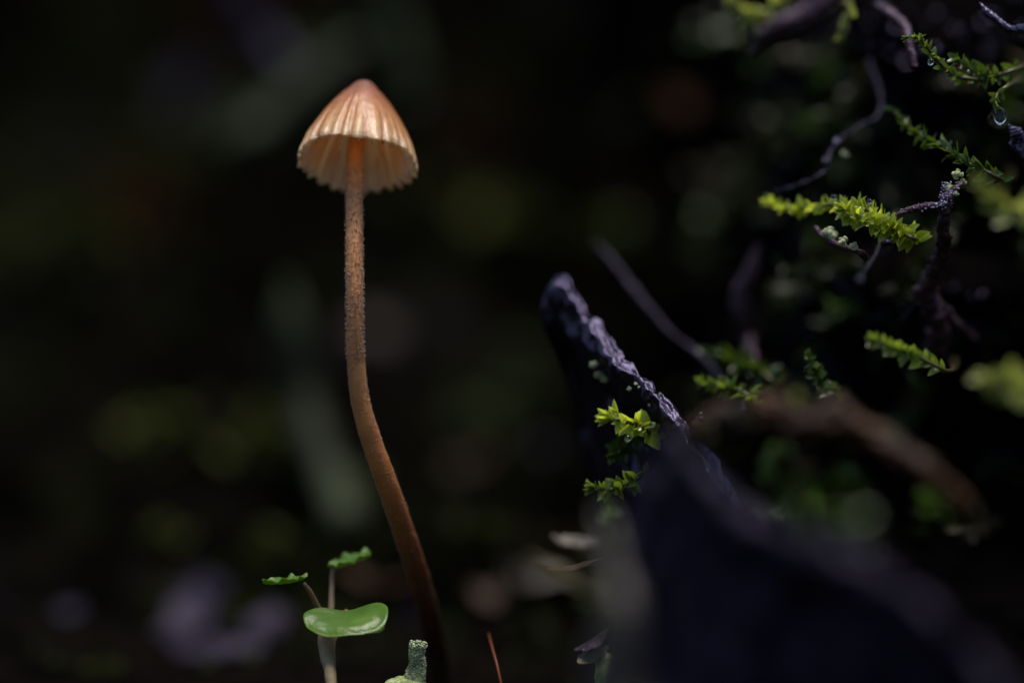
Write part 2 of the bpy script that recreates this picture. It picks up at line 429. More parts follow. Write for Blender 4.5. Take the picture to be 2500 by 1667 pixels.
for g in range(NF):
    th = (2*math.pi*(g+0.25))/NF
    th += 0.02*math.sin(g*2.3)
    long_ = (g % 2 == 0)
    h0 = 0.30 if long_ else 0.62
    gv = []; gf = []; n_ = 16
    tang = Vector((-math.sin(th), math.cos(th), 0))
    for i in range(n_):
        u = i/(n_-1); h = h0+(1.0-h0)*u
        o_ = cap_point(th, min(h, 1.0)*0.985, THK*0.6)
        dep = S(30)*math.sin(math.pi*min(1, 0.10+0.80*u))**0.6*(1 if long_ else 0.7)+S(3)
        inn = o_ + Vector((-math.cos(th)*0.80, -math.sin(th)*0.80, -0.35))*dep
        wv = S(1.5)*math.sin(u*9+g)
        for q, wd in ((o_, S(3.4)), (inn+tang*wv, S(1.6))):
            gv.append(capT @ (q+tang*wd*0.5)); gv.append(capT @ (q-tang*wd*0.5))
    for i in range(n_-1):
        a = i*4; c_ = a+4
        gf += [(a, c_, c_+2, a+2), (a+1, a+3, c_+3, c_+1), (a+2, c_+2, c_+3, a+3), (a, a+1, c_+1, c_)]
    gf += [(0, 2, 3, 1), (a+4, a+5, a+7, a+6)]
    obj('gill', gv, gf, M['gill'], cap)

# stem
top_in = capT @ Vector((0, 0, HCAP*0.80))
spts = [top_in, P(869, 345, 0.36), P(866, 450, 0.20), P(865, 600, 0.06), P(866, 750, 0.0), P(868, 870, 0.0), P(880, 980, 0.02), P(907, 1075, 0.05),
        P(943, 1175, 0.10), P(976, 1270, 0.2), P(1010, 1370, 0.36), P(1042, 1480, 0.58), P(1064, 1580, 0.78), P(1082, 1700, 0.9), P(1090, 1760, 0.95)]
srad = [S(x) for x in (20, 20.5, 20.5, 20.5, 20, 21, 22.5, 24.5, 26, 26.5, 26.5, 26.5, 27, 27, 27)]
NSP = 150
sp = spline(spts, NSP); sr = lerp_list(srad, NSP)
v, f = tube(sp, sr, 28, 0.05, 9, 3)
def stem_material():
    m = material('mushroom_stem', (0.3, 0.12, 0.05), rough=0.5, spec=0.4, sss=0.35, sssr=(0.05, 0.018, 0.008), bump=0.35, bscale=45)
    n = m.node_tree.nodes; l = m.node_tree.links; b = n['Principled BSDF']
    at = n.new('ShaderNodeAttribute'); at.attribute_name = 'along'
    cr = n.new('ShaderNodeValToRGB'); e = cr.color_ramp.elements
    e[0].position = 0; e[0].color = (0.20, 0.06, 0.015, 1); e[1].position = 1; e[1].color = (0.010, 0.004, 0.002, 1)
    for p_, c_ in ((0.10, (0.40, 0.15, 0.04)), (0.16, (0.52, 0.23, 0.085)), (0.27, (0.50, 0.23, 0.085)), (0.45, (0.46, 0.185, 0.05)), (0.56, (0.38, 0.13, 0.028)), (0.66, (0.20, 0.06, 0.012)), (0.76, (0.07, 0.02, 0.005)), (0.86, (0.018, 0.006, 0.002))):  # stem's own browning downward, with shade near the foot painted in
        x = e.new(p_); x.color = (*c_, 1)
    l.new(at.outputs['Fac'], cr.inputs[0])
    tc = n.new('ShaderNodeTexCoord'); nz = n.new('ShaderNodeTexNoise'); nz.inputs['Scale'].default_value = 9; nz.inputs['Detail'].default_value = 5
    mpg = n.new('ShaderNodeMapping'); mpg.inputs['Scale'].default_value = (1, 1, 0.35)
    l.new(tc.outputs['Object'], mpg.inputs[0]); l.new(mpg.outputs[0], nz.inputs['Vector'])
    mr = n.new('ShaderNodeMapRange'); mr.inputs['To Min'].default_value = 0.6; mr.inputs['To Max'].default_value = 1.45; l.new(nz.outputs[0], mr.inputs[0])
    hs_ = n.new('ShaderNodeHueSaturation'); l.new(cr.outputs[0], hs_.inputs['Color']); l.new(mr.outputs[0], hs_.inputs['Value'])
    l.new(hs_.outputs[0], b.inputs['Base Color'])
    return m
M['stem'] = stem_material()
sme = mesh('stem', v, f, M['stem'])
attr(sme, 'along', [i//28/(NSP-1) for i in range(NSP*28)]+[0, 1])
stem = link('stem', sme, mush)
T, A, B = frames(sp)
rng = random.Random(4)
fz = Bag()
for q in range(8500):
    u = rng.random()**0.85*0.80+0.12
    x = u*(NSP-1); i = int(x); fr = x-i
    if u > 0.40 and rng.random() < (u-0.40)*2.4: continue
    th = rng.random()*2*math.pi
    c = sp[i].lerp(sp[min(i+1, NSP-1)], fr)
    nrm = A[i]*math.cos(th)+B[i]*math.sin(th)
    c = c+nrm*(sr[i]*0.97)
    k_ = 1.5 if u < 0.36 else 1.0; ln = S(rng.uniform(1.0, 4.2))*k_; wd = S(rng.uniform(0.4, 1.05))*k_
    d = (nrm+T[i]*rng.uniform(-0.5, 0.5)+A[i]*rng.uniform(-.3, .3)).normalized()
    t1 = d.orthogonal().normalized(); t2 = d.cross(t1)
    ring = [c+t1*wd, c+t2*wd, c-t1*wd, c-t2*wd]; top = [c+d*ln+t1*wd*.8, c+d*ln+t2*wd*.8, c+d*ln-t1*wd*.8, c+d*ln-t2*wd*.8]
    fz.add(ring+top+[c+d*(ln+wd)], [(0, 1, 5, 4), (1, 2, 6, 5), (2, 3, 7, 6), (3, 0, 4, 7), (4, 5, 8), (5, 6, 8), (6, 7, 8), (7, 4, 8)])
M['fuzz'] = material('stem_granules', (0.42, 0.26, 0.17), rough=0.12, spec=1.0, trans=0.3, tcol=(0.5, 0.28, 0.14))
fo = obj('fuzz', fz.v, fz.f, M['fuzz'], stem); fo['kind'] = 'stuff'

# ------------------------------------------------------------------ seedling
seed = thing('seedling', 'tiny green seedling with a glossy kidney-shaped leaf beside the mushroom', 'seedling', P(812, 1715, -0.05))
def leaf_disc(center, half_w, half_d, tilt_x, tilt_y, spin, outline, height, thick, nt=72, nr=14):
    mt = Matrix.Translation(center) @ Matrix.Rotation(tilt_y, 4, 'Y') @ Matrix.Rotation(tilt_x, 4, 'X') @ Matrix.Rotation(spin, 4, 'Z')
    v = []; f = []
    for side in (0, 1):
        k0 = len(v)
        v.append(mt @ Vector((0, 0, height(0, 0)-(thick if side else 0))))
        for r_ in range(1, nr+1):
            for j in range(nt):
                th = 2*math.pi*j/nt; q = r_/nr
                o_ = outline(th)
                x = half_w*o_*q*math.cos(th); y = half_d*o_*q*math.sin(th)
                tk = thick*math.sqrt(max(0, 1-q**6))
                v.append(mt @ Vector((x, y, height(x/half_w, y/half_d)-(tk if side else -tk*0.0))))
        for j in range(nt):
            k = (j+1) % nt; q = (k0, k0+1+j, k0+1+k); f.append(q if not side else q[::-1])
        for r_ in range(nr-1):
            for j in range(nt):
                k = (j+1) % nt; a = k0+1+r_*nt
                q = (a+j, a+nt+j, a+nt+k, a+k); f.append(q if not side else q[::-1])
        if side == 0: e0 = k0+1+(nr-1)*nt
        else:
            e1 = k0+1+(nr-1)*nt
            for j in range(nt):
                k = (j+1) % nt; f.append((e0+j, e1+j, e1+k, e0+k))
    return v, f
def kidney(th):
    d = (th-math.pi/2+math.pi) % (2*math.pi)-math.pi
    return 1.0-0.42*math.exp(-(d/0.85)**2)+0.04*math.cos(2*th)
def kid_h(x, y):
    r2 = x*x+y*y
    return 0.035*x*x*0.9 - 0.16*max(0, math.hypot(x, y)-0.60)**1.8*smooth(-0.1, 0.5, -y) + 0.006*N3((x*3, y*3, 0), 1.0, 4) + 0.012*math.sin(4*x+1)*(-y) + 0.02*max(0, x)*(y+0.5)
v, f = leaf_disc(P(845, 1508, -0.02), S(101), S(76), R(26), R(-3), 0, kidney, kid_h, 0.006)
obj('leaf', v, f, M['seedleaf'], seed)
v, f = leaf_disc(P(868, 1522, 0.42), S(68), S(60), R(9), R(3), R(20), kidney, kid_h, 0.006)
obj('leaf', v, f, M['seedleaf'], seed)
def lobed(th): return 1.0+0.05*math.cos(5*th+0.5)+0.035*math.cos(11*th)
def ruff(x, y):
    r = math.hypot(x, y); t = math.atan2(y, x)
    return 0.009*math.sin(7*t+1)*r*r+0.02*r*r+0.006*math.sin(13*t)*r**3
v, f = leaf_disc(P(694, 1419, 0.02), S(56), S(36), R(3), R(-5), 0.3, lobed, ruff, 0.012)
obj('leaf', v, f, M['seedleaf'], seed)
v, f = leaf_disc(P(856, 1369, 0.30), S(60), S(50), R(8), R(-15), 0.8, lobed, ruff, 0.012)
obj('leaf', v, f, M['seedleaf'], seed)
for pts, rad in (([P(742, 1424, 0.03), P(758, 1446, 0.08), P(774, 1478, 0.13), P(790, 1510, 0.15), P(797, 1545, 0.10)], (5, 6, 7, 8, 9)),
                 ([P(822, 1380, 0.28), P(812, 1395, 0.27), P(810, 1440, 0.24), P(808, 1500, 0.18), P(802, 1548, 0.11)], (7, 6, 6.5, 8, 9)),
                 ([P(848, 1492, 0.12), P(830, 1505, 0.14), P(815, 1530, 0.12), P(804, 1562, 0.08)], (7, 8, 9, 12)),
                 ([P(850, 1530, 0.34), P(826, 1540, 0.22), P(808, 1565, 0.08)], (7, 8, 11))):
    n_ = 24; v, f = tube(spline(pts, n_), lerp_list([S(r_) for r_ in rad], n_), 12, 0.05, 10, 1)
    obj('petiole', v, f, M['seedstem'], seed)
v, f = tube(spline([P(798, 1535, 0.1), P(797, 1565, 0.06), P(800, 1600, 0.0), P(806, 1640, -0.1), P(810, 1690, -0.18), P(812, 1760, -0.2)], 40),
            lerp_list([S(x) for x in (19, 22, 20, 14, 12.5, 13)], 40), 18, 0.10, 7, 2)
obj('stem', v, f, M['seedstem'], seed)

# ------------------------------------------------------------------ lichen column and seta
lc = thing('lichen_column', 'pale sage-green granular lichen stalk standing at the foot of the mushroom', 'lichen', P(1005, 1730, 0.05))
pp = spline([P(998, 1760, 0.05), P(1004, 1690, 0.05), P(1012, 1655, 0.05), P(1019, 1620, 0.04), P(1017, 1595, 0.03), P(1021, 1573, 0.03)], 50)
pr = lerp_list([S(x) for x in (62, 50, 24, 19, 17, 20)], 50)
v, f = tube(pp, pr, 24, 0.28, 14, 5)
obj('stalk', v, f, M['lichgreen'], lc)
gb = Bag(); rng = random.Random(9); T, A, B = frames(pp)
for q in range(900):
    i = int(rng.random()**0.7*49); th = rng.random()*6.283
    c = pp[i]+(A[i]*math.cos(th)+B[i]*math.sin(th))*pr[i]*1.0; r_ = S(rng.uniform(1.5, 4.2))
    gb.add([c+x*r_*rng.uniform(.7, 1.2) for x in ICO1[0]], ICO1[1])
for q in range(60):
    th = rng.random()*6.283; c = pp[-1]+Vector((math.cos(th), math.sin(th), 0))*S(rng.uniform(9, 22))+Vector((0, 0, S(rng.uniform(-6, 8))))
    r_ = S(rng.uniform(2.5, 5)); gb.add([c+x*r_ for x in ICO1[0]], ICO1[1])
go = obj('granules', gb.v, gb.f, M['lichen'], lc); go['kind'] = 'stuff'
ls = spline([P(930, 1760, 0.1), P(950, 1690, 0.06), P(978, 1664, 0.04), P(1004, 1668, 0.05)], 20)
v, f = tube(ls, lerp_list([S(x) for x in (40, 26, 15, 12)], 20), 16, 0.3, 16, 2)
obj('lobe', v, f, M['lichgreen'], lc)

v, f = tube(spline([P(1193, 1546, 0.35), P(1203, 1585, 0.2), P(1215, 1630, 0.1), P(1226, 1690, 0.05), P(1230, 1760, 0.05)], 40), lerp_list([S(x) for x in (2, 3.2, 3.6, 3.8, 4)], 40), 10)
so = obj('moss_stalk', v, f, M['seta']); tag(so, 'hair-thin rust-orange moss stalk rising from the ground right of the mushroom', 'stalk')

# ------------------------------------------------------------------ wood slabs
def slab(name, ridge, front, back, bottom, mat, nl=110, nc=34, amp=0.05, seed=1.0, fib=0.02, zb=0.0):
    """a standing broken slab: top edge along ridge; front and back faces fall to the ground"""
    rp = spline(ridge, nl); v = []; f = []
    fr = lerp_list(front, nl); bk = lerp_list(back, nl); lx = lerp_list(bottom, nl)
    for i, p in enumerate(rp):
        H = p.z-zb; sec = []
        ctrl = [Vector((lx[i], fr[i], -H)), Vector((lx[i]*.6, fr[i]*0.7, -H*0.6)), Vector((lx[i]*.25, fr[i]*0.35, -H*0.22)), Vector((-0.02, -0.05, -0.06)), Vector((0, 0, 0)),
                Vector((0.03, 0.06, -0.02)), Vector((0.05+lx[i]*.25, bk[i]*0.4, -0.25*H)), Vector((0.05+lx[i]*.6, bk[i]*0.8, -0.6*H)), Vector((0.05+lx[i], bk[i], -H))]
        cs = spline(ctrl, nc)
        for j, c in enumerate(cs):
            q = p+c
            n1 = FB(q, 1.6, 5, seed); n2 = N3((q.x*9, q.y*9, q.z*2.2), 1.5, seed)
            n3 = FB(q, 7, 4, seed+2)
            top = math.exp(-((j-nc*0.5)/(nc*0.12))**2)
            q = q+Vector((0.5*n1+0.3*n3, n1+0.4*n3, 0.35*n3*top))*amp+Vector((0.3, 1, 0.5*top))*fib*n2
            v.append(q)
    for i in range(nl-1):
        for j in range(nc-1):
            f.append((i*nc+j, (i+1)*nc+j, (i+1)*nc+j+1, i*nc+j+1))
        f.append((i*nc+nc-1, (i+1)*nc+nc-1, (i+1)*nc, i*nc))
    f.append(tuple(range(nc))); f.append(tuple(reversed(range((nl-1)*nc, nl*nc))))
    return obj(name, v, f, mat)
s1 = slab('wood_shard', [P(1322, 735, .60), P(1340, 692, .58), P(1372, 700, .52), P(1420, 768, .42), P(1480, 842, .30), P(1545, 905, .18), P(1610, 965, .06), P(1668, 1022, -.02), P(1730, 1110, -.06), P(1800, 1230, -.06)],
          [0.75, 0.7, 0.6, 0.6, 0.6], [0.95, 1.0, 1.0, 1.0, 1.0], [0.62, 0.5, 0.25, 0.1, 0.0], M['wood'], nl=200, nc=80, amp=0.09, seed=2, fib=0.02)
tag(s1, 'jagged black wood shard pointing up behind the mossy bank edge, violet sheen on its ridge', 'wood')
s2 = slab('rotten_wood', [P(1560, 1140, -1.9), P(1600, 1068, -2.0), P(1650, 1090, -2.2), P(1720, 1165, -2.5), P(1800, 1235, -2.8), P(1910, 1290, -3.0), P(2050, 1335, -3.2), P(2200, 1420, -3.3), P(2330, 1530, -3.4), P(2450, 1665, -3.5), P(2600, 1850, -3.5)],
          [0.1, 0.25, 0.35, 0.35, 0.3], [0.8, 1.0, 1.2, 1.2, 1.2], [-0.30, -0.15, 0, 0, 0], M['wood2'], nl=120, nc=44, amp=0.12, seed=6, fib=0.02, zb=-0.05)
tag(s2, 'large dark piece of rotten wood sloping down in front of the bank, out of focus', 'wood')

# ------------------------------------------------------------------ twigs and rootlets
def twig(name, label, cat, pts, rad, mat, n=130, ns=18, namp=0.35, nscale=6, seed=1.0, root=False, group=None, ridge=0.0, fine=0.45):
    ps = [P(*q) for q in pts]; rr = [S(r_) for r_ in rad]
    jr = random.Random(int(seed*31))
    for k in range(1, len(ps)): ps[k] = ps[k]+Vector((jr.uniform(-1, 1), 0.6*jr.uniform(-1, 1), jr.uniform(-1, 1)))*rr[k]*0.5
    if root:
        h, nn = hit(pts[-1][0], pts[-1][1]); ps.append(h-nn*0.1); rr.append(rr[-1])
    v, f = tube(spline(ps, n), lerp_list(rr, n), ns, namp, nscale, seed, ridge=ridge, fine=fine)
    return tag(obj(name, v, f, mat), label, cat, group)
twig('twig', 'blurred violet-grey twig slanting down behind the black wood shard', 'twig', [(1450, 590, 1.6), (1490, 640, 1.5), (1560, 725, 1.35), (1640, 810, 1.2), (1720, 880, 1.1), (1790, 960, 1.0)], (5, 9, 11, 8, 11, 10), M['rootgrey'], root=True, seed=2)
twig('grey_rim', 'blurred pale grey strip added as the left rim of the rotten wood', 'stick', [(1470, 1240, -3.2), (1482, 1310, -3.3), (1505, 1400, -3.4), (1530, 1500, -3.5), (1528, 1600, -3.5), (1500, 1800, -3.5)], (4, 12, 22, 34, 46, 60), material('pale_grey_rim', (0.007, 0.006, 0.004), (0.042, 0.033, 0.024), 5, rough=0.45, spec=0.4, bump=0.5, bscale=14), namp=0.3, seed=3)  # separate strip added for the rim of the rotten wood's left edge
twig('mossy_bark_strip', 'rusty brown and olive strip of rotten bark arching in front of the moss', 'bark', [(1640, 1085, -1.3), (1690, 1065, -1.5), (1760, 1040, -1.6), (1860, 1025, -1.7), (1980, 1035, -1.75), (2100, 1070, -1.8), (2210, 1120, -1.9), (2300, 1185, -1.9), (2370, 1260, -1.7)], (14, 24, 34, 42, 44, 38, 30, 22, 18), M['brown'], n=140, ns=32, namp=0.8, nscale=6, seed=8)
r = thing('rootlet', 'forked reddish rootlet with violet sparkle grains crossing the bright moss', 'root', P(2280, 860, 0.8))
def part_tube(name, parent, pts, rad, mat, n=130, ns=18, namp=0.35, nscale=9, seed=1.0):
    v, f = tube(spline([P(*q) for q in pts], n), lerp_list([S(x) for x in rad], n), ns, namp, nscale, seed, fine=0.5); return obj(name, v, f, mat, parent)
part_tube('branch', r, [(2188, 526, -0.03), (2215, 516, -0.03), (2250, 506, -0.02), (2285, 502, 0.0), (2315, 500, 0.02)], (5, 9, 10, 9, 12), M['root'], seed=4)
part_tube('main_root', r, [(2352, 448, 0.05), (2330, 465, 0.03), (2310, 495, 0.02), (2302, 540, 0.05), (2303, 600, 0.16), (2290, 650, 0.28), (2262, 705, 0.42), (2270, 750, 0.5), (2290, 800, 0.6), (2285, 860, 0.75)], (7, 11, 17, 15, 17, 20, 26, 24, 26, 30), M['root'], n=90, seed=5)
part_tube('side_root', r, [(2300, 600, 0.2), (2270, 640, 0.32), (2262, 690, 0.5), (2240, 740, 0.55), (2195, 790, 0.65)], (8, 9, 8, 7, 5), M['rootgrey'], seed=6)
part_tube('side_root', r, [(2265, 720, 0.45), (2310, 760, 0.6), (2335, 790, 0.7), (2380, 830, 0.9)], (8, 10, 9, 8), M['root'], seed=7)
gb = Bag(); rng = random.Random(3)
for q in range(150):
    t = rng.random()
    if q < 60: c = P(2195+t*120, 522-24*t, -0.02)
    else: c = P(2300+rng.uniform(-6, 44)*t, 510-60*t, 0.0)
    c = c+Vector((rng.uniform(-1, 1)*S(8), rng.uniform(-1, .2)*S(9), rng.uniform(-.4, 1)*S(9))); r_ = S(rng.uniform(1, 3.4))
    gb.add([c+x*r_*rng.uniform(.6, 1.3) for x in ICO1[0]], ICO1[1])
M['sparkle'] = material('sparkle_grains', (0.16, 0.14, 0.20), (0.42, 0.38, 0.5), 60, rough=0.25, spec=0.7, spectint=SKY_VIOLET)  # pale violet grains added for sparkle; the glint is in their colour
fo = obj('sparkle_grains', gb.v, gb.f, M['sparkle'], r); fo['kind'] = 'stuff'
twig('rootlet', 'crooked blurred rootlet beaded with pale grains above the bright moss frond', 'root', [(2120, 150, 1.1), (2150, 230, 0.9), (2145, 280, 0.8), (2100, 310, 0.7), (2060, 335, 0.65), (2030, 370, 0.6), (2010, 420, 0.55), (1950, 455, 0.55), (1890, 470, 0.6)], (5, 5, 4, 4, 4, 4, 5, 7, 3), M['rootgrey'], n=160, namp=1.0, nscale=14, seed=9)
twig('rootlet', 'wiry dark rootlet with bright violet sheen at the top edge of the bank', 'root', [(2392, 8, 0.12), (2415, 35, 0.08), (2445, 58, 0.04), (2470, 72, 0.0), (2530, 78, 0.0)], (5, 8, 9, 12, 15), M['wood'], namp=0.5, nscale=14, seed=10, root=True)
twig('rootlet', 'short gnarled violet-tinted root end below the hanging water drop', 'root', [(2462, 305, 0.0), (2480, 325, 0.0), (2500, 350, 0.03), (2540, 385, 0.1)], (6, 14, 18, 22), M['wood'], namp=0.6, nscale=16, seed=11, root=True)
twig('twig', 'blurred reddish-brown twig hanging in the dark hollow of the bank', 'twig', [(1850, 600, 1.3), (1835, 680, 1.3), (1815, 740, 1.35), (1825, 820, 1.4), (1850, 900, 1.4)], (8, 20, 24, 12, 8), M['root'], root=True, seed=12)
twig('twig', 'blurred violet-brown twig lying along the top of the mossy bank', 'twig', [(1840, 130, -0.9), (1890, 80, -1.0), (1960, 50, -1.1), (2020, 10, -1.1), (2090, -60, -1.0)], (10, 22, 30, 28, 26), M['root'], seed=13)
twig('rootlet', 'fine grey hair root under the pale lichen flakes', 'root', [(2098, 690, -0.8), (2112, 660, -0.5), (2135, 625, -0.25), (2150, 600, -0.05), (2175, 590, 0.1)], (9, 4, 6, 6, 6), M['rootgrey'], namp=0.4, seed=14, root=True)
twig('twig', 'blurred reddish shoot beside the curled green moss tip', 'twig', [(2232, 165, 0.25), (2228, 130, 0.28), (2222, 90, 0.35), (2205, 60, 0.5), (2150, 20, 0.8)], (8, 11, 10, 12, 12), M['root'], seed=15, root=True)

# ------------------------------------------------------------------ moss shoots
def leaf_mesh(name, mat, wid=0.34, fold=0.35, curl=0.25, n=7):
    v = []; f = []
    for i in range(n+1):
        t = i/n
        wd = wid*(math.sin(math.pi*min(1, t*0.92+0.06)**0.75))**0.9 if i < n else 0.0
        z = curl*t*t
        v += [Vector((t, -wd, z+fold*wd)), Vector((t, -wd*.5, z+fold*wd*.3)), Vector((t, 0, z-0.01)), Vector((t, wd*.5, z+fold*wd*.3)), Vector((t, wd, z+fold*wd))]
    for i in range(n):
        for j in range(4):
            a = i*5+j; f.append((a, a+1, a+6, a+5))
    me = mesh(name, v, f, mat); attr(me, 'tip', [q.x for q in v]); return me
LEAF = {}
for k in ('moss', 'mossmid', 'mossdull', 'mossdark', 'mosspale', 'mossbrown'):
    LEAF[k] = [leaf_mesh('leaf', M[k], 0.27, 0.3, 0.30), leaf_mesh('leaf', M[k], 0.32, 0.2, -0.22), leaf_mesh('leaf', M[k], 0.23, 0.5, 0.15)]
def leaf_matrix(p, d, up, ln):
    d = d.normalized(); s = up.cross(d)
    if s.length < 1e-4: s = d.orthogonal()
    s.normalize(); u = d.cross(s)
    m = Matrix((d, s, u)).transposed().to_4x4()
    return Matrix.Translation(p) @ m @ Matrix.Scale(ln, 4)
def moss_shoot(label, pts, leaf_px, n, kind='moss', spread=55, flat=0.5, joined=False, seed=1, base_hit=True, group=None, tipn=5, taper=0.55, stem_px=5, name='moss_shoot', down=0.0):
    """pts run from the tip to the base"""
    rng = random.Random(seed)
    leaf_px *= 0.85; n = int(n*1.5)
    ps = [P(*q) for q in pts]
    root = ps[-1]
    sps = list(ps)
    if base_hit:
        h, nn = hit(pts[-1][0], pts[-1][1]); sps.append((ps[-1]+h)/2+Vector((0.05, 0, 0.03))); sps.append(h-nn*0.12); root = h
    t_ = thing(name, label, 'moss', root, group)
    sn = 40; st = spline(sps, sn)
    v, f = tube(st, lerp_list([S(stem_px*0.6), S(stem_px), S(stem_px*1.2)], sn), 8)
    obj('stem', v, f, M['mossstem'], t_)
    pa = spline(ps, 60); T, A, B = frames(pa)
    bag = Bag()
    for q in range(n+tipn):
        if q < tipn:
            i = 0; u = 0.0; ang = R(rng.uniform(8, 40)); ln = S(leaf_px)*rng.uniform(0.6, 0.9)
        else:
            u = (q-tipn+rng.random()*0.6)/n; i = min(59, int(u*59)); ang = R(spread+rng.gauss(8, 20)); ln = S(leaf_px)*(taper+(1-taper)*min(1, u*2.5))*rng.uniform(0.65, 1.15)
        if q > tipn and rng.random() < 0.12: continue
        th = q*2.39996+rng.uniform(-.7, .7)
        # side direction, flattened towards the frond plane
        side = A[i]*math.cos(th)*(1-flat)+B[i]*math.sin(th)
        side += Vector((0, 0, -1))*down
        side = (side-T[i]*side.dot(T[i]))
        if side.length < 0.05: side = B[i]
        side.normalize()
        d = (-T[i])*math.cos(ang)+side*math.sin(ang)
        up = (-T[i])*math.sin(ang)*1.0-side*math.cos(ang)+Vector((rng.uniform(-.6, .6), rng.uniform(-1.0, .1), rng.uniform(-.3, .7)))
        mtx = leaf_matrix(pa[i], d, up, ln)
        me = LEAF[kind][rng.randrange(3)]
        if joined:
            bag.add([mtx @ x.co for x in me.vertices], [tuple(p_.vertices) for p_ in me.polygons])
        else:
            o = bpy.data.objects.new('leaf', me); col.objects.link(o); o.parent = t_
            o.matrix_parent_inverse = Matrix.Translation(-root); o.matrix_basis = mtx
    if joined:
        fo = obj('foliage', bag.v, bag.f, M[kind], t_)
    return t_
G = 'leafy moss shoots on the bank'
moss_shoot('bright yellow-green moss frond with crowded leaves below the forked rootlet', [(2062, 512, -0.10), (2100, 528, -0.06), (2150, 548, 0.0), (2200, 568, 0.04), (2240, 585, 0.08)], 50, 100, 'moss', 62, 0.25, seed=3, group=G, down=0.35, tipn=9, taper=0.8)
moss_shoot('long pale-tipped moss frond reaching left out of the bright leafy frond', [(1878, 494, 0.55), (1930, 508, 0.45), (1990, 505, 0.35), (2050, 500, 0.2), (2110, 510, 0.1), (2170, 535, 0.08)], 42, 84, 'moss', 48, 0.3, seed=5, group=G, taper=0.6)
moss_shoot('glossy green moss rosette hung with drops at the left of the black shard', [(1490, 1022, -0.08), (1530, 1030, -0.05), (1570, 1042, 0.0), (1600, 1075, 0.12)], 62, 24, 'moss', 58, 0.3, seed=11, base_hit=False, group=G, tipn=7, taper=0.8)
moss_shoot('small green moss tip sticking out left below the dripping moss rosette', [(1452, 1190, -0.12), (1490, 1195, -0.08), (1530, 1180, 0.0), (1580, 1150, 0.15)], 46, 34, 'mossmid', 52, 0.3, seed=13, base_hit=False, group=G, tipn=7)
moss_shoot('curled green moss tip with a clear drop, high up on the bank', [(2222, 92, 0.02), (2240, 92, 0.0), (2262, 115, 0.0), (2290, 150, 0.06), (2330, 185, 0.14), (2400, 195, 0.25)], 34, 34, 'mossmid', 38, 0.3, seed=17, group=G)
moss_shoot('dim feathery moss shoot at the right of the curled moss tip', [(2340, 150, 0.15), (2380, 175, 0.18), (2430, 185, 0.22), (2490, 165, 0.3)], 44, 30, 'mossdark', 55, 0.3, seed=19, group=G)
moss_shoot('dark green moss frond slanting between the two gnarled roots', [(2185, 275, 0.45), (2240, 325, 0.3), (2300, 355, 0.16), (2345, 390, 0.08), (2400, 415, 0.08), (2450, 440, 0.2)], 46, 60, 'mossdark', 52, 0.3, seed=23, group=G)
moss_shoot('forked green moss tip below the hanging root, slightly blurred', [(2138, 832, -0.45), (2185, 850, -0.38), (2240, 870, -0.25), (2310, 905, -0.1)], 48, 34, 'mossmid', 46, 0.3, seed=29, group=G)
moss_shoot('stubby blunt moss shoot standing alone in the dark under the moss frond', [(1975, 872, 0.25), (1990, 905, 0.27), (2015, 945, 0.35), (2045, 975, 0.5)], 36, 46, 'mossdark', 60, 0.2, seed=31, group=G)
moss_shoot('vivid green moss shoot just right of the black wood ridge', [(1722, 935, 0.45), (1760, 945, 0.42), (1810, 955, 0.36), (1850, 990, 0.3), (1880, 1030, 0.25)], 46, 48, 'mossmid', 50, 0.3, seed=37, group=G)
moss_shoot('dim olive moss shoot behind the vivid green one', [(1735, 860, 0.9), (1780, 870, 0.85), (1850, 900, 0.8), (1900, 940, 0.8)], 55, 36, 'mossdark', 55, 0.3, seed=41, group=G, joined=True)
moss_shoot('pale yellow-green moss tuft blurred at the top edge of the bank', [(1800, 10, -0.95), (1840, 38, -0.95), (1890, 20, -0.9), (1950, -60, -0.8)], 52, 24, 'mosspale', 45, 0.3, seed=43, group=G, joined=True, base_hit=False)
moss_shoot('small hanging yellow-green moss tip beside the twig at the top', [(2058, 78, -0.65), (2066, 40, -0.65), (2072, 0, -0.6), (2075, -60, -0.5)], 42, 14, 'mosspale', 26, 0.3, seed=47, group=G, joined=True, base_hit=False)
moss_shoot('big pale blurred moss leaf clump jutting forward at the right edge', [(2408, 470, -1.2), (2430, 500, -1.2), (2470, 510, -1.1), (2560, 540, -0.8)], 66, 16, 'mosspale', 40, 0.3, seed=53, group=G, joined=True, base_hit=False)
moss_shoot('blurred olive moss shoot at the far right beneath the pale leaf clump', [(2420, 930, -1.4), (2470, 940, -1.4), (2560, 960, -1.2)], 70, 26, 'mosspale', 60, 0.3, seed=59, group=G, joined=True, base_hit=False)
moss_shoot('brownish moss creeping along the top of the brown bark strip', [(2230, 1100, -1.85), (2120, 1045, -1.8), (2000, 1005, -1.78), (1900, 995, -1.72), (1840, 1005, -1.7)], 44, 90, 'mossbrown', 60, 0.1, seed=95, group=G, joined=True, base_hit=False)
moss_shoot('dark moss shoot hanging below the brown bark strip', [(1870, 1160, -1.3), (1890, 1110, -1.4), (1930, 1050, -1.6)], 40, 24, 'mossdark', 45, 0.3, seed=61, group=G, joined=True, base_hit=False)
moss_shoot('deep green blurred moss at the lower right of the bark strip', [(2260, 1210, -1.5), (2300, 1230, -1.6), (2390, 1240, -1.6)], 48, 30, 'mossdark', 60, 0.3, seed=67, group=G, joined=True, base_hit=False)
moss_shoot('dark moss hanging in the gap between the rosette and the lower moss tip', [(1500, 1110, 0.25), (1520, 1090, 0.3), (1555, 1060, 0.32), (1600, 1040, 0.35)], 50, 26, 'mossdark', 50, 0.3, seed=71, group=G, base_hit=False)
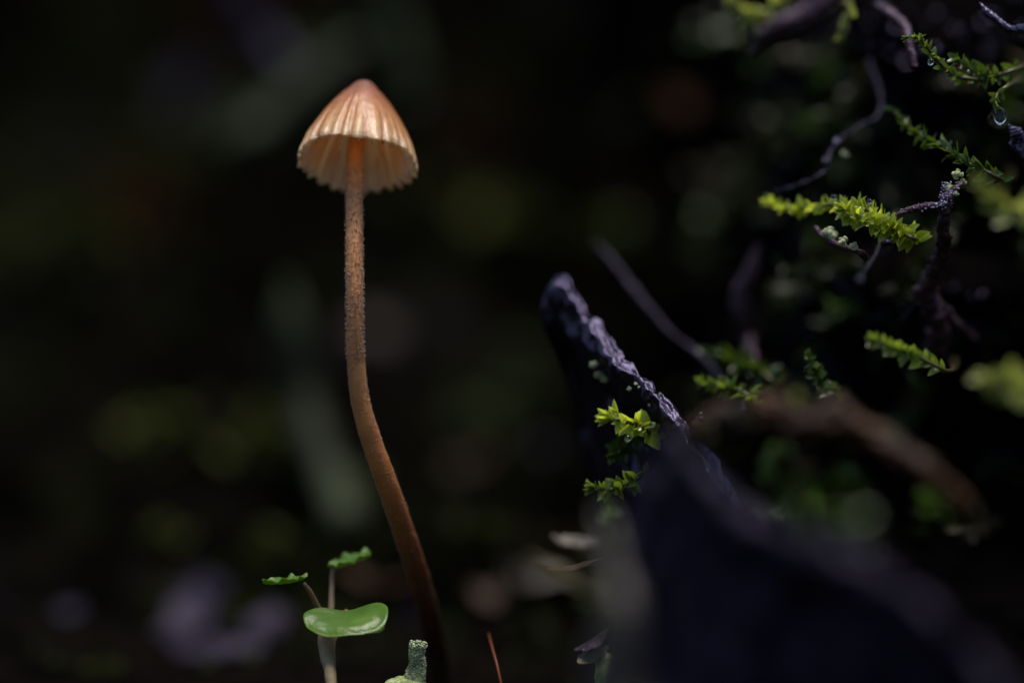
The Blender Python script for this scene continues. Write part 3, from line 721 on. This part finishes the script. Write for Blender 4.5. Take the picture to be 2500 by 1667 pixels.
moss_shoot('small green blurred sprig on the ridge of the front rotten wood', [(1945, 1205, -3.05), (1960, 1240, -3.05), (1990, 1320, -3.05)], 46, 14, 'mossdark', 50, 0.3, seed=73, group=G, joined=True, base_hit=False)
moss_shoot('bluish-green blurred sprig further along the front rotten wood ridge', [(2075, 1225, -3.2), (2085, 1270, -3.2), (2100, 1365, -3.2)], 54, 14, 'mossdark', 55, 0.3, seed=79, group=G, joined=True, base_hit=False)
moss_shoot('olive blurred moss at the left foot of the front rotten wood', [(1490, 1250, -0.9), (1500, 1290, -0.9), (1540, 1340, -0.9)], 50, 20, 'mossdark', 50, 0.3, seed=83, group=G, joined=True, base_hit=False)

for k_, (px, py, dy, up_) in enumerate(((1470, 1330, -2.2, 40), (1455, 1420, -2.0, 36), (1480, 1510, -2.2, 44), (1500, 1600, -2.3, 40), (1445, 1480, -1.2, 30))):
    moss_shoot(('uppermost', 'second', 'third', 'lowest', 'hidden small')[k_]+' dim blurred moss clump on the crumbly left edge of the rotten wood', [(px-30, py-14, dy-0.1), (px, py, dy), (px+40, py+10, dy+0.2)], up_, 22, 'mossdull', 60, 0.1, seed=200+k_, group=G, joined=True, base_hit=False)
for k_, (px, py) in enumerate(((1720, 1050), (1830, 1015), (1960, 1010), (2080, 1045), (2190, 1090))):
    moss_shoot(('first', 'second', 'third', 'fourth', 'fifth')[k_]+' blurred moss tuft on the brown bark strip counting from the shard', [(px-10, py-34, -1.75), (px, py-10, -1.75), (px+12, py+25, -1.75)], 34, 16, ('mossbrown', 'mossbrown', 'mosspale', 'mossbrown', 'mossdark')[k_], 55, 0.1, seed=220+k_, group=G, joined=True, base_hit=False)
rng = random.Random(321); mats_ = {'mossdull': Bag(), 'mossdark': Bag(), 'mossbrown': Bag()}
for q in range(330):
    px, py = rng.uniform(1480, 2700), rng.uniform(-150, 1320)
    c, nn = hit(px, py)
    if c.x < 0.75 or c.y > 6.5: continue
    if FB(c, 0.9, 2, 14) < -0.12: continue
    d = (nn*1.2+Vector((rng.gauss(-.4, .5), rng.gauss(-.2, .4), rng.gauss(.15, .5)))).normalized()
    ln_ = rng.uniform(.18, .55); kk = rng.choices(['mossdull', 'mossdark', 'mossbrown'], (7, 2, 2))[0]
    bend = Vector((rng.gauss(0, .3), rng.gauss(0, .3), -.25))
    for e in range(rng.randrange(14, 30)):
        u = rng.random()**0.8
        p_ = c-nn*.05+d*ln_*u+bend*ln_*u*u
        ax = (d+bend*2*u).normalized()
        sd_ = Vector((rng.gauss(0, 1), rng.gauss(0, 1), rng.gauss(0, 1))); sd_ = (sd_-ax*sd_.dot(ax)).normalized()
        mt = leaf_matrix(p_, ax*.55+sd_*.85, Vector((rng.gauss(0, .6), -.5, .8)), rng.uniform(.06, .13))
        me = LEAF['moss'][rng.randrange(3)]
        mats_[kk].add([mt @ me.vertices[i].co for i in (0, 2, 4, 10, 12, 14, 20, 22, 24, 37)], [(0, 1, 4, 3), (1, 2, 5, 4), (3, 4, 7, 6), (4, 5, 8, 7), (6, 7, 9), (7, 8, 9)])
for kk, bg_ in mats_.items():
    mo_ = obj('moss_mat', bg_.v, bg_.f, M[kk]); mo_['kind'] = 'stuff'; mo_['category'] = 'moss'
    mo_['label'] = {'mossdull': 'tangled dull green moss mat clothing the dark bank', 'mossdark': 'deeper green patches of moss mat on the dark bank', 'mossbrown': 'dead brownish moss mat on the dark bank'}[kk]

# ------------------------------------------------------------------ lichen flakes
def flake(label, px, py, dy, size, mat, seed, lobes=5, group='pale lichen flakes', thick=0.4):
    rng = random.Random(seed); b_ = Bag(); c0 = P(px, py, dy)
    for k in range(lobes):
        a = k/lobes*6.283+rng.uniform(-.4, .4); c = c0+Vector((math.cos(a)*S(size)*.55, rng.uniform(-.3, .3)*S(size), math.sin(a)*S(size)*.5))
        sx = S(size)*rng.uniform(.35, .6)
        b_.add([c+Vector((x.x*sx, x.y*sx*thick, x.z*sx*rng.uniform(.75, 1)))*(1+0.25*N3(x*1.0, 2.1, seed+k)) for x in ICO2[0]], ICO2[1])
    b_.add([c0+x*S(size)*.5*Vector((1, .5, 1)).length/1.5 for x in ICO2[0]], ICO2[1])
    return tag(obj('lichen_flake', b_.v, b_.f, mat), label, 'lichen', group)
flake('largest pale lichen flake in the row of three below the bright moss frond', 2026, 570, 0.16, 20, M['lichen'], 1)
flake('middle pale lichen flake in the row of three below the bright moss frond', 2058, 590, 0.06, 15, M['lichen'], 2)
flake('small crumbly pale lichen flake at the end of the row of three', 2084, 601, -0.04, 12, M['lichen'], 3)
twig('twig', 'thin dark twig end bearing the three pale lichen flakes', 'twig', [(1990, 555, 0.25), (2010, 575, 0.2), (2055, 598, 0.1), (2086, 612, 0.0), (2110, 630, 0.15)], (6, 8, 6, 6, 7), M['root'], root=True, seed=21)
flake('upper pale green lichen lobe at the top of the forked rootlet', 2338, 425, 0.05, 16, M['lichgreen'], 4, 4)
flake('lower rounded green lichen lobe right of the upper lobe on the forked rootlet', 2347, 447, 0.05, 13, M['lichgreen'], 5, 4)
flake('left leaf-like pale green lichen lobe on the forked rootlet', 2318, 458, 0.04, 12, M['lichgreen'], 6, 4)
flake('tiny cream lichen grain on the forked rootlet below the green lobes', 2334, 474, 0.0, 8, M['lichen'], 7, 4)
flake('pale blurred grain beside the crook of the beaded rootlet', 2062, 378, 0.62, 11, M['lichen'], 8, 4)
flake('violet-grey grain on the crook of the beaded rootlet', 2042, 345, 0.62, 8, M['sparkle'], 9, 4)
flake('violet-grey grain lower down the beaded rootlet, above the moss frond', 2016, 392, 0.58, 7, M['sparkle'], 10, 4)
rng = random.Random(5)
for px, py, s, w_ in ((1448, 890, 12, 'uppermost'), (1462, 915, 11, 'middle'), (1476, 925, 10, 'lowest')):
    flake(w_+' yellowish lichen speck of the three high on the black wood shard', px, py, 0.33, s, M['lichen'], px)
for px, py, s in ((1536, 950, 7), (1552, 937, 5), (1600, 965, 4), (1586, 988, 5), (1624, 984, 9), (1590, 972, 4), (1642, 1004, 4), (1655, 1020, 3.5), (1612, 962, 4), (1560, 945, 4)):
    flake('tiny yellow lichen dot scattered along the black wood shard ridge', px, py, 0.12-(px-1536)*0.001, s, M['lichen'], px, 4, group='lichen dots on the wood shard')

# ------------------------------------------------------------------ water drops
def drop(label, px, py, dy, r_, sz=1.0, group='water drops'):
    c = P(px, py, dy); rr = S(r_)
    return tag(obj('water_drop', [c+Vector((x.x*rr, x.y*rr, x.z*rr*sz)) for x in ICO3[0]], ICO3[1], M['water']), label, 'water drop', group)
moss_shoot('dark little moss sprig from which the clear drop hangs', [(2436, 262, 0.0), (2430, 245, 0.05), (2440, 225, 0.12), (2470, 205, 0.25)], 30, 12, 'mossdark', 35, 0.3, seed=91, group=G)
drop('clear water drop hanging from the dark moss near the gnarled root', 2442, 285, 0.0, 15, 1.5)
drop('bright round water drop on the underside of the curled moss tip', 2272, 152, -0.04, 7.5, 1.2)
drop('shining drop on the left of the long pale-tipped moss frond', 2036, 482, 0.25, 8)
drop('shining drop on the top of the bright crowded moss frond', 2123, 492, 0.1, 7)
drop('small drop in the middle of the bright crowded moss frond', 2107, 522, -0.15, 6)
drop('drop caught on the glossy moss rosette beside the black shard', 1592, 1036, -0.15, 7)
drop('drop lying on the upper leaf of the glossy moss rosette', 1504, 1016, -0.16, 8, 0.8)
drop('drop clinging under the lowest leaf of the glossy moss rosette', 1532, 1070, -0.12, 8)
drop('tiny drop on the small moss tip below the rosette', 1485, 1178, -0.16, 4.5)
drop('large domed drop at the left end of the brown bark strip', 1812, 1003, -0.35, 19, 0.75)
drop('small round drop just above the large domed drop on the bark strip', 1812, 981, -0.3, 6)
for px, py, r_ in ((1710, 1012, 7), (1724, 1020, 5), (1750, 1030, 7), (1768, 1030, 9), (1735, 1040, 9), (1700, 1022, 5)):
    drop('little beaded drop between the black shard ridge and the bark strip', px, py, -0.12, r_, group='beaded drops by the shard')
twig('bark_crumb', 'small wet brown bark crumb beneath the beaded drops', 'bark', [(1690, 1040, 0.0), (1720, 1045, -0.08), (1760, 1050, -0.1), (1800, 1045, -0.2), (1840, 1040, -0.4)], (12, 22, 22, 22, 26), M['brown'], namp=0.5, nscale=10, seed=22)

# ------------------------------------------------------------------ flakes by the left foot of the wood
def sheet(name, label, cat, c, w_, d_, tx, ty, tz, mat, seed, thick=0.02, curl=0.15, group=None, point=1.0):
    rng = random.Random(seed); k1, k2 = rng.uniform(0, 6), rng.uniform(0, 6)
    def outl(th):
        return (0.85+0.1*math.cos(3*th+k1)+0.06*math.cos(7*th+k2))*(1-0.25*point*abs(math.sin(th)))
    def hh(x, y): return curl*w_*(0.9*x*x-0.5*y*y)+0.10*w_*N3((x*1.6, y*1.6, seed), 1.0, seed)+0.03*w_*N3((x*5, y*5, seed), 1.0, seed)
    v, f = leaf_disc(c, w_, d_, tx, ty, tz, outl, hh, thick)
    return tag(obj(name, v, f, mat), label, cat, group)
sheet('bark_flake', 'blurred tan bark flake with a greenish tip left of the rotten wood', 'bark', P(1405, 1318, -0.7), S(66), S(44), R(24), R(12), 0.2, M['tan'], 3, 0.03)
sheet('bark_flake', 'thin wet-edged bark flake under the tan flake', 'bark', P(1400, 1382, -0.05), S(80), S(60), R(5), R(-10), 0.1, M['brown'], 4, 0.02)
sheet('bark_flake', 'broad olive-tan bark flake slanting below the wet-edged flake', 'bark', P(1410, 1410, -1.7), S(130), S(70), R(14), R(20), 0.0, material('olive_tan_bark', (0.016, 0.014, 0.006), (0.042, 0.036, 0.014), 3, rough=0.6, spec=0.1), 5, 0.03)
sheet('bark_flake', 'dark ragged bark flake low at the foot of the grey strip', 'bark', P(1450, 1565, -0.1), S(58), S(48), R(18), R(-32), 0.1, M['root'], 6, 0.02)
sheet('bark_flake', 'granular brown bark flake beneath the dark ragged one', 'bark', P(1445, 1596, -0.1), S(50), S(40), R(40), R(-12), 0.4, material('granular_brown_flake', (0.03, 0.02, 0.01), (0.2, 0.15, 0.08), 60, rough=0.3, spec=0.6, bump=1.0, bscale=70), 7, 0.02)
v, f = tube(spline([P(1462, 1600, 0.0), P(1490, 1640, 0.0), P(1505, 1700, 0.0), P(1510, 1780, 0.0)], 30), lerp_list([S(x) for x in (20, 40, 55, 60)], 30), 16, 0.35, 8, 4)
tag(obj('wood_crumb', v, f, M['lichgreen']), 'lichen-grown wood lump under the granular bark flake', 'wood')

# ------------------------------------------------------------------ background: clutter on the slope behind
def tuft(label, px, py, size, n, mat, seed, lift=0.0, group='moss tufts on the slope behind'):
    rng = random.Random(seed); c, nn = hit(px, py); d = c.y+DIST; s = size/K*d
    t_ = thing('moss_tuft', label, 'moss', c, group); bag = Bag()
    base_l = LEAF['moss']
    up = (nn+Vector((0, -.3, .6))).normalized()
    for k in range(n):
        dd = (up+Vector((rng.gauss(0, .8), rng.gauss(0, .6), rng.gauss(0, .6)))).normalized()
        p = c+Vector((rng.gauss(0, .35), rng.gauss(0, .15), rng.gauss(0, .22)))*s-nn*0.05
        mt = leaf_matrix(p, dd, up, s*rng.uniform(.5, .95)); me = base_l[rng.randrange(3)]
        bag.add([mt @ x.co for x in me.vertices], [tuple(q.vertices) for q in me.polygons])
    obj('foliage', bag.v, bag.f, mat, t_)
    v, f = tube([c-nn*.15, c+up*s*.1, c+up*s*.3], [s*.12, s*.08, s*.03], 8); obj('stem', v, f, M['mossstem'], t_)
    return t_
for k, (lab, px, py, sz, n_, mt) in enumerate((
    ('round olive moss tuft alone in the darkness far left of the mushroom cap', 200, 580, 100, 70, 'mossolive'),
    ('olive-green moss tuft below the middle of the dark left slope', 390, 1060, 95, 70, 'mossolive'),
    ('olive moss tuft beside the green stalk, left of the mushroom stem', 640, 1090, 95, 70, 'mossolive'),
    ('dim green moss tuft above the violet litter at the left', 400, 1315, 75, 50, 'mossolive'),
    ('wide olive moss tuft just above the leaves of the seedling', 670, 1350, 80, 60, 'mossolive'),
    ('grey-green moss tuft right of the curve of the mushroom stem', 1165, 1040, 80, 70, 'mossgrey'),
    ('palest grey moss tuft next to the tip of the black wood shard', 1290, 855, 55, 60, 'mossgrey'),
    ('green moss tuft beside the left face of the black wood shard', 1295, 960, 70, 60, 'mossgrey'),
    ('dull olive moss tuft right of the mushroom cap', 1060, 480, 90, 40, 'mossolive'),
    ('faint olive moss tuft under the right-hand side of the cap', 1240, 560, 110, 40, 'mossolive'),
    ('brown-green moss tuft high in the dark between cap and bank', 1570, 290, 80, 40, 'mossolive'),
    ('green moss tuft above the tip of the black wood shard', 1520, 570, 80, 36, 'mossdark'),
    ('grey-green moss tuft behind the left shoulder of the mushroom cap', 640, 330, 90, 70, 'mossgrey'),
    ('green moss tuft where two stalks meet behind the cap top', 780, 170, 85, 60, 'mossgrey'),
    ('bright green moss tuft at the foot of the green stalk', 845, 1200, 75, 70, 'mossgrey'),
    ('small olive moss tuft at the bottom left among the violet litter', 255, 1640, 55, 40, 'mossolive'),
    ('dark olive moss tuft right of the lower mushroom stem', 1180, 1300, 70, 40, 'mossolive'))):
    tuft(lab, px, py, sz, n_, M[mt], 100+k)
def bg_twig(label, pts, rad, mat, seed, name='stalk', cat='stalk'):
    ps = [P(a, b_, c) for a, b_, c in pts]; rr = [r_/K*(DIST+q[2]) for r_, q in zip(rad, pts)]
    h, nn = hit(pts[-1][0], pts[-1][1]); ps.append(h-nn*.1); rr.append(rr[-1])
    v, f = tube(spline(ps, 40), lerp_list(rr, 40), 14, 0.25, 2.0, seed)
    return tag(obj(name, v, f, mat), label, cat)
bg_twig('blurred upright grey-green stalk left of the mushroom stem', [(700, 690, 5.0), (712, 800, 5.0), (738, 950, 5.0), (770, 1080, 4.8), (820, 1200, 4.5), (850, 1290, 4.2)], (16, 44, 46, 44, 52, 50), M['stemgreen'], 1)
bg_twig('blurred grey-green stalk rising behind the right of the cap', [(925, -80, 6.6), (945, 30, 6.6), (985, 130, 6.6), (1000, 230, 6.6), (1010, 300, 6.8)], (44, 46, 44, 36, 26), M['stemgreen'], 2)
bg_twig('blurred grey stalk slanting down above the left of the cap', [(540, -80, 6.8), (590, 20, 6.8), (650, 110, 6.8), (740, 190, 6.8)], (46, 46, 40, 30), M['litter'], 3)
bg_twig('blurred olive stalk slanting from the cap top towards the lower left', [(880, 110, 6.5), (760, 200, 6.4), (660, 290, 6.3), (560, 360, 6.3)], (30, 44, 46, 34), M['stemgreen'], 4)
def bg_leaf(label, px, py, w_, d_, tx, ty, tz, mat, seed):
    c, nn = hit(px, py); s = (c.y+DIST)/K
    o = sheet('dead_leaf', label, 'leaf', c+nn*0.03, w_*s, d_*s, tx, ty, tz, mat, seed, 0.03, 0.3, 'dead leaves on the slope behind'); return o
bg_leaf('violet-grey wet dead leaf lying brightest in the lower left litter', 525, 1600, 170, 120, R(28), R(18), .3, M['litter'], 11)
bg_leaf('violet-grey dead leaf above the brightest wet one in the litter', 430, 1500, 190, 120, R(35), R(-8), .8, M['litter'], 12)
bg_leaf('small violet dead leaf close to the stem of the seedling', 640, 1540, 100, 70, R(30), R(10), 1.3, M['litter'], 13)
bg_leaf('tiny dim violet leaf scrap at the far lower left', 165, 1500, 40, 40, R(30), R(0), .5, M['litter'], 14)
bg_leaf('grey-violet leaf scrap between the seedling and the mushroom foot', 1000, 1510, 50, 44, R(35), R(-40), .2, M['litter'], 15)
bg_leaf('rusty brown dead leaf behind the top of the seedling', 930, 1410, 110, 50, R(20), R(6), 0, M['brown'], 16)
bg_leaf('dim reddish leaf scrap beside the orange moss stalk', 1190, 1450, 50, 60, R(40), R(0), 0, M['brown'], 17)
bg_leaf('dull violet-grey dead leaf in the dark upper left', 410, 240, 120, 100, R(50), R(-30), .2, M['litter'], 18)
bg_leaf('reddish dead leaf right beside the middle of the mushroom stem', 930, 810, 70, 80, R(50), R(0), .2, M['brown'], 19)
bg_leaf('faint brown dead leaf below the grey-green tuft by the stem', 1110, 1130, 110, 60, R(30), R(0), .2, M['brown'], 20)
bg_leaf('small violet leaf scrap by the lower left face of the black shard', 1325, 1095, 34, 34, R(40), R(0), .2, M['litter'], 21)
bg_leaf('olive-brown dead leaf beyond the orange moss stalk', 1290, 1400, 90, 50, R(30), R(20), .2, M['tan'], 22)
bg_leaf('brown dead leaf in the dark hollow right of the cap', 1690, 260, 90, 60, R(40), R(20), .2, M['brown'], 23)

# ------------------------------------------------------------------ fine moss cover on the slope
rng = random.Random(77); bag = Bag()
for q in range(5200):
    px, py = rng.uniform(-300, 2800), rng.uniform(-100, 1750)
    c, nn = hit(px, py)
    if FB(c, 0.5, 3, 4) + 0.2*rng.random() < 0.18 or c.x > 1.2: continue
    d = (nn+Vector((rng.gauss(0, .6), rng.gauss(0, .6), .5+rng.gauss(0, .5)))).normalized()
    mt = leaf_matrix(c-nn*.03, d, nn, rng.uniform(.08, .22)); me = LEAF['moss'][rng.randrange(3)]
    bag.add([mt @ me.vertices[i].co for i in (0, 2, 4, 15, 17, 19, 37)], [(0, 1, 4, 3), (1, 2, 5, 4), (3, 4, 6), (4, 5, 6)])
mc = obj('moss_cover', bag.v, bag.f, material('dark_moss_cover', (0.005, 0.006, 0.002), (0.022, 0.026, 0.008), 0.8, rough=0.8, spec=0.05, trans=0.2)); mc['kind'] = 'stuff'  # darker than real moss; the slope's shade is in the colour
mc['label'] = 'thin olive moss cover growing over the dark slope behind'; mc['category'] = 'moss'

rng = random.Random(78); bag = Bag()
for q in range(1500):
    px, py = rng.uniform(1700, 2750), rng.uniform(-150, 1120)
    c, nn = hit(px, py)
    if c.x < 1.0 or c.y > 5 or c.z < 0.9 or nn.z > 0.55: continue
    r_ = rng.uniform(.008, .035)**1.0
    bag.add([c+nn*r_*.4+Vector((x.x*rng.uniform(.6, 1.3), x.y*rng.uniform(.6, 1.3), x.z*rng.uniform(.5, 1.1)))*r_ for x in ICO1[0]], ICO1[1])
cr_ = obj('soil_crumbs', bag.v, bag.f, M['wood'], smooth=False); cr_['kind'] = 'stuff'
cr_['label'] = 'wet black soil crumbs covering the bare bank behind the moss'; cr_['category'] = 'soil'
